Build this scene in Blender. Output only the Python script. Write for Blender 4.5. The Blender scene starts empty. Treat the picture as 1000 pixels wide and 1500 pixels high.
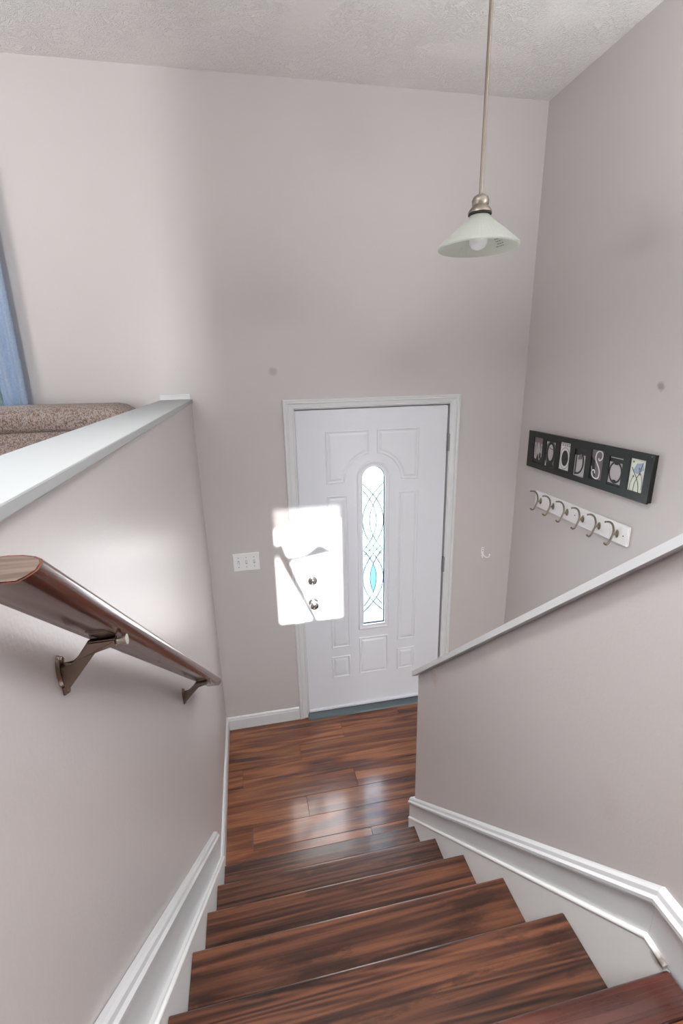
import bpy, bmesh, math, random
from mathutils import Vector, Matrix
random.seed(7)
S = bpy.context.scene
COL = S.collection
V = Vector

# ------------------------------------------------------------------ camera
cd = bpy.data.cameras.new('camera'); cam = bpy.data.objects.new('camera', cd); COL.objects.link(cam)
S.camera = cam
R_ = V((0.98021224, -0.19650662, -0.02385589)); U_ = V((0.0786647, 0.27610509, 0.95790284)); F_ = V((0.18164752, 0.94082471, -0.28609972))
m = Matrix((R_, U_, -F_)).transposed().to_4x4(); m.translation = V((-0.27341406, -2.6575884, 2.2625052))
cam.matrix_world = m
cd.sensor_fit = 'VERTICAL'; cd.sensor_height = 36.0; cd.lens = 685.1274438 / 1500 * 36
cd.shift_x = 3.4967 / 1500; cd.shift_y = -3.5985 / 1500; cd.clip_start = 0.02

# ------------------------------------------------------------------ world, sun, added fill lights, exposure
w = bpy.data.worlds.new('sky'); S.world = w; w.use_nodes = True
bg = w.node_tree.nodes['Background']; bg.inputs[0].default_value = (0.74, 0.86, 1.0, 1); bg.inputs[1].default_value = 13.0

def lamp(name, kind, loc, direction, energy, color, **kw):
    l = bpy.data.lights.new(name, kind); l.energy = energy; l.color = color
    for k, v in kw.items(): setattr(l, k, v)
    o = bpy.data.objects.new(name, l); COL.objects.link(o); o.location = loc
    o.rotation_euler = V(direction).to_track_quat('-Z', 'Y').to_euler()
    return o
lamp('sun', 'SUN', (0, -8, 6), (0.0, 1, -0.30), 38.0, (1, 0.98, 0.95), angle=math.radians(0.40))
lamp('fill_rear_strip', 'AREA', (-0.87, -5.45, 2.45), (0.03, 1, 0), 82.0, (0.97, 0.985, 1), shape='RECTANGLE', size=0.22, size_y=1.8)  # added strip standing in for rear-left daylight; no opening modelled there
lamp('fill_living_room_up', 'AREA', (-2.3, -1.9, 2.4), (0.2, 0.1, 1), 42.0, (0.97, 0.985, 1), shape='DISK', size=0.7)  # added fill, no fixture: lifts the ceiling on the living room side
lamp('fill_entry_up', 'AREA', (1.1, -1.9, 2.75), (-0.1, 0.2, 1), 22.0, (0.97, 0.985, 1), shape='DISK', size=0.4)  # added fill, no fixture: lifts the ceiling over the entry
lamp('fill_stair_down', 'AREA', (-0.40, -1.75, 3.53), (0.50, 0.0, -1), 8.0, (0.97, 0.985, 1), shape='DISK', size=0.5, spread=math.radians(95))  # unseen fill added over the stairs to brighten treads and half walls
lamp('fill_hall_down', 'AREA', (0.02, -3.25, 3.53), (0.0, 0.58, -1), 33.0, (0.97, 0.985, 1), shape='DISK', size=0.7, spread=math.radians(90))  # unseen fill added behind the camera to brighten the stairwell
lamp('fill_lower_hall', 'AREA', (0.95, -3.5, 1.0), (0, 0.8, -0.4), 16.0, (1, 0.97, 0.94), shape='DISK', size=0.4)  # extra fill added down in the lower stairwell, no lamp there

vs = S.view_settings; vs.view_transform = 'Standard'; vs.look = 'None'; vs.gamma = 1; vs.use_curve_mapping = False
vs.exposure = -0.07

# ------------------------------------------------------------------ helpers
def srgb(r, g, b):
    f = lambda c: (c / 255 / 12.92) if c / 255 <= 0.04045 else ((c / 255 + 0.055) / 1.055) ** 2.4
    return (f(r), f(g), f(b), 1)

def mat(name, col, rough=0.5, metal=0.0, **kw):
    mt = bpy.data.materials.new(name); mt.use_nodes = True
    p = mt.node_tree.nodes['Principled BSDF']
    p.inputs['Base Color'].default_value = col; p.inputs['Roughness'].default_value = rough; p.inputs['Metallic'].default_value = metal
    for k, v in kw.items(): p.inputs[k].default_value = v
    return mt

class NT:
    def __init__(s, mt): s.t = mt.node_tree; s.p = s.t.nodes['Principled BSDF']
    def n(s, typ, ins=None, **props):
        nd = s.t.nodes.new(typ)
        for k, v in props.items(): setattr(nd, k, v)
        for k, v in (ins or {}).items():
            if hasattr(v, 'is_output') or isinstance(v, bpy.types.NodeSocket): s.t.links.new(v, nd.inputs[k])
            else: nd.inputs[k].default_value = v
        return nd
    def ramp(s, fac, stops, interp='LINEAR'):
        nd = s.t.nodes.new('ShaderNodeValToRGB'); cr = nd.color_ramp; cr.interpolation = interp
        while len(cr.elements) < len(stops): cr.elements.new(0.5)
        for e, (p, c) in zip(cr.elements, stops): e.position = p; e.color = c
        s.t.links.new(fac, nd.inputs[0]); return nd.outputs[0]
    def math(s, op, a, b=0.0, c=0.0):
        return s.n('ShaderNodeMath', {0: a, 1: b, 2: c}, operation=op).outputs[0]
    def mix(s, fac, a, b, blend='MIX'):
        nd = s.n('ShaderNodeMix', data_type='RGBA', blend_type=blend)
        for i, v in ((0, fac), (6, a), (7, b)):
            if isinstance(v, bpy.types.NodeSocket): s.t.links.new(v, nd.inputs[i])
            else: nd.inputs[i].default_value = v
        return nd.outputs[2]
    def link(s, a, inp): s.t.links.new(a, s.p.inputs[inp])
    def bump(s, h, strength, dist=0.002):
        b = s.n('ShaderNodeBump', {'Height': h, 'Strength': strength, 'Distance': dist}); s.link(b.outputs[0], 'Normal')

def paint_mat(name, col, rough=0.5, var=0.05, bump=0.25, spots=(), spec=0.5):
    mt = mat(name, col, rough); t = NT(mt); t.p.inputs['Specular IOR Level'].default_value = spec
    g = t.n('ShaderNodeNewGeometry').outputs['Position']
    n1 = t.n('ShaderNodeTexNoise', {'Vector': g, 'Scale': 1.7, 'Detail': 4.0, 'Roughness': 0.6}).outputs[0]
    k = t.math('MULTIPLY_ADD', n1, var * 2, 1 - var)
    vm = t.n('ShaderNodeVectorMath', {0: col[:3], 3: k}, operation='SCALE').outputs[0]
    c = vm
    for (pos, rad, scol, amt) in spots:
        d = t.n('ShaderNodeVectorMath', {0: g, 1: pos}, operation='DISTANCE').outputs[1]
        nn = t.n('ShaderNodeTexNoise', {'Vector': g, 'Scale': 1.2 / rad, 'Detail': 2.0}).outputs[0]
        d = t.math('DIVIDE', d, rad); d = t.math('ADD', d, t.math('MULTIPLY_ADD', nn, 1.0, -0.5))
        f = t.n('ShaderNodeMapRange', {0: d, 1: 0.4, 2: 1.0, 3: amt, 4: 0.0}).outputs[0]
        c = t.mix(f, c, scol)
    t.link(c, 'Base Color')
    n2 = t.n('ShaderNodeTexNoise', {'Vector': g, 'Scale': 140.0, 'Detail': 2.0}).outputs[0]
    n3 = t.n('ShaderNodeTexNoise', {'Vector': g, 'Scale': 11.0, 'Detail': 2.0}).outputs[0]
    t.bump(t.math('MULTIPLY_ADD', n3, 2.0, n2), bump, 0.0009)
    return mt

def wood_mat(name, dark, mid, light, along=0, scale=1.0, rough=0.3, worn=0.0, coat=0.0, streak=1.0, tilt=0.0, stretch=0.6, lines=0.0):
    mt = mat(name, mid, rough); t = NT(mt)
    oc = t.n('ShaderNodeTexCoord').outputs['Object']
    if tilt: oc = t.n('ShaderNodeVectorRotate', {'Vector': oc, 'Angle': tilt}, rotation_type='X_AXIS').outputs[0]
    rnd = t.n('ShaderNodeObjectInfo').outputs['Random']
    off = t.n('ShaderNodeCombineXYZ', {0: t.math('MULTIPLY', rnd, 37.0), 1: t.math('MULTIPLY', rnd, 91.0), 2: t.math('MULTIPLY', rnd, 13.0)}).outputs[0]
    p = t.n('ShaderNodeVectorMath', {0: oc, 1: off}, operation='ADD').outputs[0]
    sc = [9.0, 9.0, 9.0]; sc[along] = stretch
    p1 = t.n('ShaderNodeVectorMath', {0: p, 1: tuple(x * scale for x in sc)}, operation='MULTIPLY').outputs[0]
    big = t.n('ShaderNodeTexNoise', {'Vector': p1, 'Scale': 0.8, 'Detail': 3.0, 'Roughness': 0.55, 'Distortion': 0.35}).outputs[0]
    rings = t.math('SINE', t.math('MULTIPLY', big, 70.0 * streak))
    rings = t.math('MULTIPLY_ADD', rings, 0.5, 0.5)
    sc2 = [170.0, 170.0, 170.0]; sc2[along] = 5.0
    p2 = t.n('ShaderNodeVectorMath', {0: p, 1: tuple(sc2)}, operation='MULTIPLY').outputs[0]
    fine = t.n('ShaderNodeTexNoise', {'Vector': p2, 'Scale': 1.0, 'Detail': 2.0}).outputs[0]
    f = t.math('ADD', t.math('MULTIPLY', rings, 0.34), t.math('MULTIPLY', big, 0.70))
    f = t.math('ADD', f, t.math('MULTIPLY_ADD', fine, 0.5, -0.25))
    sc4 = [60.0, 60.0, 60.0]; sc4[along] = 1.1
    p4 = t.n('ShaderNodeVectorMath', {0: p, 1: tuple(sc4)}, operation='MULTIPLY').outputs[0]
    ln = t.n('ShaderNodeTexNoise', {'Vector': p4, 'Scale': 1.0, 'Detail': 3.0, 'Roughness': 0.6}).outputs[0]
    f = t.math('ADD', f, t.math('MULTIPLY_ADD', ln, lines, -0.5 * lines))
    c = t.ramp(f, [(0.22, dark), (0.52, mid), (0.85, light)])
    tint = t.math('MULTIPLY_ADD', rnd, 0.35, 0.82)
    c = t.n('ShaderNodeVectorMath', {0: c, 3: tint}, operation='SCALE').outputs[0]
    if worn:
        sc3 = [9.0, 9.0, 9.0]; sc3[along] = 2.2
        p3 = t.n('ShaderNodeVectorMath', {0: p, 1: tuple(sc3)}, operation='MULTIPLY').outputs[0]
        wn = t.n('ShaderNodeTexNoise', {'Vector': p3, 'Scale': 1.3, 'Detail': 7.0, 'Roughness': 0.68}).outputs[0]
        wf = t.n('ShaderNodeMapRange', {0: wn, 1: 0.54, 2: 0.59, 3: 0.0, 4: worn}).outputs[0]
        c = t.mix(wf, c, (dark[0] * 0.75, dark[1] * 0.75, dark[2] * 0.7, 1))
    t.link(c, 'Base Color')
    rf = t.math('MULTIPLY_ADD', fine, 0.16, rough - 0.08); t.link(rf, 'Roughness')
    t.bump(t.math('ADD', fine, rings), 0.18, 0.0005)
    t.p.inputs['Coat Weight'].default_value = coat; t.p.inputs['Coat Roughness'].default_value = 0.12
    return mt

def ceiling_mat():
    mt = mat('textured_ceiling_paint', srgb(230, 227, 224), 0.75); t = NT(mt)
    g = t.n('ShaderNodeNewGeometry').outputs['Position']
    wv = t.n('ShaderNodeTexNoise', {'Vector': g, 'Scale': 9.0, 'Detail': 2.0, 'Roughness': 0.6}).outputs['Color']
    wv = t.n('ShaderNodeVectorMath', {0: wv, 3: 0.30}, operation='SCALE').outputs[0]
    q = t.n('ShaderNodeVectorMath', {0: g, 1: wv}, operation='ADD').outputs[0]
    r = t.n('ShaderNodeTexNoise', {'Vector': q, 'Scale': 24.0, 'Detail': 2.5, 'Roughness': 0.6, 'Distortion': 1.5}).outputs[0]
    ridge = t.math('SUBTRACT', 1.0, t.math('MULTIPLY', t.math('ABSOLUTE', t.math('SUBTRACT', r, 0.5)), 13.0))
    ridge = t.math('MAXIMUM', ridge, 0.0)
    mask = t.n('ShaderNodeTexNoise', {'Vector': g, 'Scale': 4.5, 'Detail': 1.0}).outputs[0]
    mk = t.n('ShaderNodeMapRange', {0: mask, 1: 0.36, 2: 0.52, 3: 0.25, 4: 1.0}).outputs[0]
    fine = t.n('ShaderNodeTexNoise', {'Vector': g, 'Scale': 90.0, 'Detail': 2.0}).outputs[0]
    t.bump(t.math('MULTIPLY_ADD', ridge, mk, t.math('MULTIPLY', fine, 0.25)), 0.60, 0.005)
    return mt

def fabric_mat(name, stops, scale=260.0, rough=0.95):
    mt = mat(name, stops[0][1], rough); t = NT(mt)
    g = t.n('ShaderNodeTexCoord').outputs['Object']
    a = t.n('ShaderNodeVectorMath', {0: g, 1: (1.0, 1.0, 0.35)}, operation='MULTIPLY').outputs[0]
    n1 = t.n('ShaderNodeTexNoise', {'Vector': a, 'Scale': scale, 'Detail': 2.0, 'Roughness': 0.8}).outputs[0]
    n2 = t.n('ShaderNodeTexNoise', {'Vector': g, 'Scale': scale * 0.33, 'Detail': 4.0, 'Roughness': 0.7}).outputs[0]
    f = t.math('MULTIPLY_ADD', t.math('ADD', n1, n2), 1.6, -1.1)
    t.link(t.ramp(f, stops), 'Base Color'); t.bump(n1, 0.5, 0.002)
    return mt

M = dict(
    wall=paint_mat('greige_wall_paint', srgb(201, 195, 193), 0.34, 0.035, 0.35,
        spots=[((1.405, -0.977, 2.166), 0.022, srgb(120, 112, 110), 0.6), ((-0.105, 0, 2.262), 0.028, srgb(160, 150, 146), 0.55),
               ((0.37, -1.19, 1.10), 0.04, srgb(190, 160, 138), 0.5), ((0.37, -1.6, 1.50), 0.10, srgb(214, 205, 198), 0.4),
               ((0.37, -2.05, 1.43), 0.05, srgb(194, 182, 178), 0.3)]),
    trim=paint_mat('white_trim_paint', srgb(217, 218, 219), 0.33, 0.01, 0.04),
    door=paint_mat('white_door_paint', srgb(226, 228, 234), 0.36, 0.02, 0.06),
    captop=paint_mat('white_cap_paint', srgb(176, 178, 178), 0.75, 0.01, 0.06, spec=0.15),
    stringer=paint_mat('scuffed_white_paint', srgb(240, 240, 238), 0.38, 0.05, 0.2,
        spots=[((0.352, -2.0, 1.17), 0.008, srgb(150, 140, 130), 0.6), ((0.352, -2.225, 1.275), 0.022, srgb(84, 62, 40), 0.85)]),
    ceiling=ceiling_mat(),
    nickel=mat('brushed_nickel', srgb(158, 149, 138), 0.42, 1.0),
    pewter=mat('aged_nickel', srgb(150, 142, 128), 0.30, 1.0),
    chrome=mat('polished_nickel', srgb(205, 203, 200), 0.12, 1.0),
    bronze=mat('brushed_bronze', srgb(138, 122, 112), 0.28, 1.0),
    steel=mat('dull_hinge_steel', srgb(140, 138, 138), 0.45, 0.4),
    sill=mat('grey_sill_metal', srgb(98, 108, 112), 0.42, 0.6),
    lead=mat('dark_lead_came', srgb(52, 58, 62), 0.45, 0.5),
    rubber=mat('dark_rubber', srgb(36, 34, 34), 0.6),
    black=mat('black_frame_lacquer', srgb(24, 27, 26), 0.30),
    plastic=mat('white_plastic', srgb(236, 236, 236), 0.3),
    enamel=mat('white_enamel', srgb(242, 240, 240), 0.25),
    bulb=mat('opal_bulb_glass', srgb(246, 246, 250), 0.25),
    rail=wood_mat('stained_handrail_wood', srgb(74, 34, 22), srgb(112, 56, 38), srgb(138, 76, 52), along=1, scale=0.5, rough=0.24, coat=0.5, streak=0.35, tilt=math.atan(0.815)),
    endgrain=wood_mat('worn_end_grain', srgb(48, 34, 28), srgb(88, 70, 60), srgb(108, 90, 80), along=0, scale=3, rough=0.5),
    tread=wood_mat('dark_stained_pine', srgb(34, 18, 13), srgb(72, 42, 30), srgb(108, 67, 46), along=0, rough=0.32, lines=0.9, streak=1.5, stretch=0.32, worn=0.5, coat=0.25),
    plank=wood_mat('glossy_laminate_wood', srgb(62, 32, 20), srgb(114, 64, 38), srgb(154, 98, 60), along=0, scale=0.8, rough=0.24, coat=0.5, streak=0.6),
    nosing=wood_mat('reddish_nosing_laminate', srgb(48, 23, 18), srgb(76, 38, 29), srgb(94, 50, 38), along=0, rough=0.28, coat=0.3),
    subfloor=mat('dark_subfloor', srgb(30, 18, 12), 0.8),
    tweed=fabric_mat('brown_grey_tweed', [(0.05, srgb(78, 64, 58)), (0.40, srgb(128, 110, 102)), (0.55, srgb(160, 140, 128)), (0.70, srgb(176, 170, 168)), (0.95, srgb(116, 130, 156))], 380),
    curtain=fabric_mat('blue_curtain_cloth', [(0.2, srgb(160, 178, 202)), (0.6, srgb(176, 194, 216)), (0.9, srgb(190, 206, 226))], 400),
    curtain2=fabric_mat('grey_green_curtain_cloth', [(0.2, srgb(120, 136, 136)), (0.6, srgb(152, 168, 166)), (0.9, srgb(184, 198, 196))], 120),
    concrete=mat('pale_concrete', srgb(78, 81, 81), 0.9),
    lawn=fabric_mat('grass_green', [(0.2, srgb(66, 78, 62)), (0.6, srgb(86, 98, 82)), (0.9, srgb(104, 112, 98))], 20),
    
    ph_dark=mat('print_black', srgb(32, 31, 32), 0.3), ph_mid=mat('print_mid_grey', srgb(112, 106, 108), 0.3),
    ph_light=mat('print_light_grey', srgb(186, 182, 182), 0.3), ph_white=mat('print_white', srgb(228, 226, 224), 0.3),
    ph_mauve=mat('print_mauve_grey', srgb(126, 110, 118), 0.3), ph_cream=mat('print_pale_green', srgb(226, 230, 216), 0.3),
    ph_blue=mat('print_pale_blue', srgb(160, 176, 196), 0.3),
)
# translucent cloths
for k in ('curtain', 'curtain2'):
    t = NT(M[k]); tr = t.n('ShaderNodeBsdfTranslucent'); tr.inputs[0].default_value = (0.55, 0.68, 0.85, 1) if k == 'curtain' else (0.62, 0.72, 0.72, 1)
    mx = t.n('ShaderNodeMixShader', {0: 0.25}); out = [n for n in t.t.nodes if n.type == 'OUTPUT_MATERIAL'][0]
    t.t.links.new(t.p.outputs[0], mx.inputs[1]); t.t.links.new(tr.outputs[0], mx.inputs[2]); t.t.links.new(mx.outputs[0], out.inputs[0])

def glass_mat(name, tint, rough, bumps=0.0, clear=0.6):
    mt = bpy.data.materials.new(name); mt.use_nodes = True; nt = mt.node_tree; nt.nodes.clear()
    out = nt.nodes.new('ShaderNodeOutputMaterial'); tr = nt.nodes.new('ShaderNodeBsdfTransparent'); tr.inputs[0].default_value = tint
    tl = nt.nodes.new('ShaderNodeBsdfTranslucent'); tl.inputs[0].default_value = tint
    gl = nt.nodes.new('ShaderNodeBsdfGlossy'); gl.inputs['Roughness'].default_value = rough
    m1 = nt.nodes.new('ShaderNodeMixShader'); m1.inputs[0].default_value = clear
    nt.links.new(tl.outputs[0], m1.inputs[1]); nt.links.new(tr.outputs[0], m1.inputs[2])
    fr = nt.nodes.new('ShaderNodeFresnel'); fr.inputs[0].default_value = 1.45
    m2 = nt.nodes.new('ShaderNodeMixShader'); ge = nt.nodes.new('ShaderNodeNewGeometry'); ff = nt.nodes.new('ShaderNodeMath'); ff.operation = 'SUBTRACT'; ff.inputs[0].default_value = 1.0
    nt.links.new(ge.outputs['Backfacing'], ff.inputs[1]); fm = nt.nodes.new('ShaderNodeMath'); fm.operation = 'MULTIPLY'
    nt.links.new(fr.outputs[0], fm.inputs[0]); nt.links.new(ff.outputs[0], fm.inputs[1]); nt.links.new(fm.outputs[0], m2.inputs[0])
    nt.links.new(m1.outputs[0], m2.inputs[1]); nt.links.new(gl.outputs[0], m2.inputs[2]); nt.links.new(m2.outputs[0], out.inputs[0])
    return mt
M['glass'] = glass_mat('clear_window_glass', (0.95, 0.98, 0.98, 1), 0.02, clear=1.0)
M['glass_tex'] = glass_mat('textured_clear_glass', (0.97, 0.99, 1, 1), 0.1, clear=0.96)
M['glass_green'] = glass_mat('pale_green_textured_glass', (0.78, 0.93, 0.88, 1), 0.1, clear=0.6)
M['glass_blue'] = glass_mat('pale_blue_textured_glass', (0.80, 0.86, 0.98, 1), 0.1, clear=0.7)
M['glass_teal'] = glass_mat('blue_grey_textured_glass', (0.42, 0.60, 0.66, 1), 0.1, clear=0.7)
M['sheer'] = glass_mat('sun_mask_net', (0.36, 0.36, 0.36, 1), 0.9, clear=0.95)  # thins the sun through the added sheer mask
def shade_mat():
    mt = mat('frosted_green_glass', srgb(216, 219, 212), 0.30); t = NT(mt)
    tr = t.n('ShaderNodeBsdfTranslucent'); tr.inputs[0].default_value = srgb(216, 219, 210)
    mx = t.n('ShaderNodeMixShader', {0: 0.42}); tp = t.n('ShaderNodeBsdfTransparent'); tp.inputs[0].default_value = (0.95, 0.97, 0.94, 1)
    m2 = t.n('ShaderNodeMixShader', {0: 0.30}); out = [n for n in t.t.nodes if n.type == 'OUTPUT_MATERIAL'][0]
    t.t.links.new(t.p.outputs[0], mx.inputs[1]); t.t.links.new(tr.outputs[0], mx.inputs[2])
    t.t.links.new(mx.outputs[0], m2.inputs[1]); t.t.links.new(tp.outputs[0], m2.inputs[2]); t.t.links.new(m2.outputs[0], out.inputs[0])
    return mt
M['shade'] = shade_mat()

# ---- mesh building: everything is written in world coordinates, then moved into its thing's frame
ORG = {}
def world_origin(o):
    while o.parent: o = o.parent
    return ORG.get(o.name, V((0, 0, 0)))
def link(name, me, mt, parent=None, origin=None, smooth=False):
    o = bpy.data.objects.new(name, me); COL.objects.link(o)
    if mt: me.materials.clear(); me.materials.append(M[mt] if isinstance(mt, str) else mt)
    if parent: org = world_origin(parent); o.parent = parent; me.transform(Matrix.Translation(-org))
    elif origin is not None: o.location = V(origin); ORG[o.name] = V(origin); me.transform(Matrix.Translation(-V(origin)))
    if smooth:
        for p in me.polygons: p.use_smooth = True
        try: me.set_sharp_from_angle(angle=math.radians(40))
        except Exception: pass
    return o
def mk(name, bm, mt, parent=None, origin=None, smooth=False, recalc=True):
    if recalc: bmesh.ops.recalc_face_normals(bm, faces=bm.faces)
    me = bpy.data.meshes.new(name); bm.to_mesh(me); bm.free()
    return link(name, me, mt, parent, origin, smooth)
def thing(name, loc, label=None, cat=None, group=None, kind=None):
    o = bpy.data.objects.new(name, None); COL.objects.link(o); o.location = loc; ORG[o.name] = V(loc); o.empty_display_size = 0.05
    return tag(o, label, cat, group, kind)
def tag(o, label=None, cat=None, group=None, kind=None):
    for k, v in (('label', label), ('category', cat), ('group', group), ('kind', kind)):
        if v: o[k] = v
    return o
def nb(): return bmesh.new()
def box(bm, x0, x1, y0, y1, z0, z1, bev=0.0):
    r = bmesh.ops.create_cube(bm, size=1.0)
    vs_ = r['verts']
    for v in vs_:
        v.co = V((x0 if v.co.x < 0 else x1, y0 if v.co.y < 0 else y1, z0 if v.co.z < 0 else z1))
    if bev:
        es = list({e for v in vs_ for e in v.link_edges})
        bmesh.ops.bevel(bm, geom=es, offset=bev, segments=2, affect='EDGES', profile=0.6)
    return bm
def prism(bm, poly, axis, a, b, bev=0.0):
    """poly of 2D points extruded along axis from a to b. axis x: (y,z); y: (x,z); z: (x,y)"""
    def P(p, t): return {'x': V((t, p[0], p[1])), 'y': V((p[0], t, p[1])), 'z': V((p[0], p[1], t))}[axis]
    A = [bm.verts.new(P(p, a)) for p in poly]; B = [bm.verts.new(P(p, b)) for p in poly]
    fs = [bm.faces.new(A), bm.faces.new(B[::-1])]
    n = len(poly)
    for i in range(n): fs.append(bm.faces.new((A[i], B[i], B[(i + 1) % n], A[(i + 1) % n])))
    if bev:
        es = list({e for f in fs for e in f.edges}); bmesh.ops.bevel(bm, geom=es, offset=bev, segments=2, affect='EDGES')
    return bm
def lathe(bm, prof, loc, axis='z', n=32, rib=0, ribd=0.0):
    rings = []
    for (r, h) in prof:
        ring = []
        for i in range(n):
            a = 2 * math.pi * i / n; rr = r * (1 + (ribd * math.cos(rib * a) if rib else 0))
            c, s = rr * math.cos(a), rr * math.sin(a)
            p = {'z': (c, s, h), 'y': (c, h, s), 'x': (h, c, s)}[axis]
            ring.append(bm.verts.new(V(loc) + V(p)))
        rings.append(ring)
    for A, B in zip(rings, rings[1:]):
        for i in range(n): bm.faces.new((A[i], A[(i + 1) % n], B[(i + 1) % n], B[i]))
    if prof[0][0] > 1e-5 and prof[0] != prof[-1]: bm.faces.new(rings[0][::-1])
    if prof[-1][0] > 1e-5 and prof[0] != prof[-1]: bm.faces.new(rings[-1])
    bmesh.ops.remove_doubles(bm, verts=bm.verts, dist=1e-6)
    return bm
def tube(bm, pts, rad, n=10, flat=None, up=V((0, 0, 1))):
    pts = [V(p) for p in pts]; rs = rad if isinstance(rad, (list, tuple)) else [rad] * len(pts); rings = []
    prev = None
    for i, p in enumerate(pts):
        t = (pts[min(i + 1, len(pts) - 1)] - pts[max(i - 1, 0)]).normalized()
        if prev is None:
            a = t.cross(up if abs(t.dot(up)) < 0.95 else V((1, 0, 0))).normalized()
        else: a = (prev - t * prev.dot(t)).normalized()
        prev = a; b = t.cross(a)
        fx, fy = flat or (1, 1)
        rings.append([bm.verts.new(p + rs[i] * (fx * a * math.cos(2 * math.pi * k / n) + fy * b * math.sin(2 * math.pi * k / n))) for k in range(n)])
    for A, B in zip(rings, rings[1:]):
        for k in range(n): bm.faces.new((A[k], A[(k + 1) % n], B[(k + 1) % n], B[k]))
    bm.faces.new(rings[0][::-1]); bm.faces.new(rings[-1]); return bm
def bez(p0, p1, p2, p3, n=10):
    p0, p1, p2, p3 = map(V, (p0, p1, p2, p3))
    return [(1 - t) ** 3 * p0 + 3 * (1 - t) ** 2 * t * p1 + 3 * (1 - t) * t * t * p2 + t ** 3 * p3 for t in [i / n for i in range(n + 1)]]
def sphere(bm, c, r, seg=16, sc=(1, 1, 1)):
    q = bmesh.ops.create_uvsphere(bm, u_segments=seg, v_segments=seg // 2, radius=r)
    for v in q['verts']: v.co = V((v.co.x * sc[0], v.co.y * sc[1], v.co.z * sc[2])) + V(c)
    return bm
# mapping of (u, v, h) onto a wall: h = height off the wall
def FRONT(y0): return lambda u, v, h: V((u, y0 - h, v))
def RIGHT(x0): return lambda u, v, h: V((x0 - h, -u, v))
def flat(outer, holes, h0, h1, mp, bev=0.0):
    """plate with holes; a filled 2D curve turned into a mesh"""
    cu = bpy.data.curves.new('c', 'CURVE'); cu.dimensions = '2D'; cu.fill_mode = 'BOTH'
    cu.extrude = (h1 - h0) / 2 - bev; cu.bevel_depth = bev; cu.bevel_resolution = 1; cu.offset = -bev
    for loop in [outer] + list(holes):
        sp = cu.splines.new('POLY'); sp.points.add(len(loop) - 1); sp.use_cyclic_u = True
        for pt, q in zip(sp.points, loop): pt.co = (q[0], q[1], 0, 1)
    o = bpy.data.objects.new('c', cu); COL.objects.link(o)
    dg = bpy.context.evaluated_depsgraph_get(); me = bpy.data.meshes.new_from_object(o.evaluated_get(dg))
    bpy.data.objects.remove(o); bpy.data.curves.remove(cu)
    mid = (h0 + h1) / 2
    for v in me.vertices: v.co = mp(v.co.x, v.co.y, v.co.z + mid)
    return me
def rect(x0, x1, y0, y1): return [(x0, y0), (x1, y0), (x1, y1), (x0, y1)]
def oval(cx, cy, rx, ry, n=28, a0=0, a1=2 * math.pi):
    full = abs(a1 - a0 - 2 * math.pi) < 1e-6
    k = n if full else n + 1
    return [(cx + rx * math.cos(a0 + (a1 - a0) * i / n), cy + ry * math.sin(a0 + (a1 - a0) * i / n)) for i in range(k)]
def inset(poly, d):
    n = len(poly); out = []
    for i in range(n):
        a, b, c = V(poly[i - 1] + (0,)), V(poly[i] + (0,)), V(poly[(i + 1) % n] + (0,))
        t1 = (b - a).normalized(); t2 = (c - b).normalized()
        n1 = V((-t1.y, t1.x, 0)); n2 = V((-t2.y, t2.x, 0)); s = n1 + n2
        q = b + s * (d / max(0.3, s.dot(n1) )) ; out.append((q.x, q.y))
    return out
def relief(bm, poly, profile, mp, cap=True):
    """stack of inset outlines: profile = [(inset, height)]"""
    rings = []
    for d, h in profile: rings.append([bm.verts.new(mp(p[0], p[1], h)) for p in (inset(poly, d) if d else poly)])
    for A, B in zip(rings, rings[1:]):
        for k in range(len(poly)): bm.faces.new((A[k], A[(k + 1) % len(poly)], B[(k + 1) % len(poly)], B[k]))
    if cap: bm.faces.new(rings[-1])
    return bm

# ------------------------------------------------------------------ key sizes (metres, landing floor z = 0, front wall face y = 0)
XL = -0.548          # stair-side face of the left half wall
XR = 1.405           # right wall face
ZC = 3.574           # ceiling
ZCAP = 2.112         # top of the left half wall
RISE, RUN, Y1 = 0.2117, 0.2318, 1.0738
XT0, XT1 = -0.512, 0.352
XH0, XH1 = 0.370, 0.490   # right half wall
ZU = RISE * 6        # upper floor
YU = -(Y1 + 5 * RUN) # edge of the upper floor
YB = -5.6            # rear wall

# ------------------------------------------------------------------ walls, ceiling
DX0, DX1, DZ = -0.012, 0.930, 2.068   # doorway in the front wall
WX0, WX1, WZ0, WZ1 = -2.7, -1.42, 2.02, 3.10   # living room window
def wallbox(name, boxes, mt='wall', label=None):
    bm = nb()
    for b in boxes: box(bm, *b)
    return tag(mk(name, bm, mt, origin=(boxes[0][0], boxes[0][2], boxes[0][4])), kind='structure', label=label)
ob = flat([(-5.1, -1.4), (XR, -1.4), (XR, ZC), (-5.1, ZC)], [rect(DX0, DX1, -0.03, DZ), rect(WX0, WX1, WZ0, WZ1)], -0.14, 0.0, FRONT(0))
tag(link('wall_front', ob, 'wall', origin=(0, 0, 0)), kind='structure')
wallbox('wall_right', [(XR, XR + 0.12, YB, 0.14, -1.4, ZC)])
wallbox('wall_left', [(-5.22, -5.1, YB, 0.14, 0.9, ZC)])
SX0, SX1, SZ0, SZ1 = -0.152, 0.238, 2.38, 3.16      # rear window the sun comes through
ob = flat([(-5.22, -1.4), (XR + 0.12, -1.4), (XR + 0.12, ZC), (-5.22, ZC)], [rect(SX0, SX1, SZ0, SZ1)], -0.12, 0.0, FRONT(YB))
tag(link('wall_rear', ob, 'wall', origin=(0, YB, ZU)), kind='structure')
wallbox('ceiling', [(-5.22, XR + 0.12, YB - 0.12, 0.14, ZC, ZC + 0.1)], 'ceiling')
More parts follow.
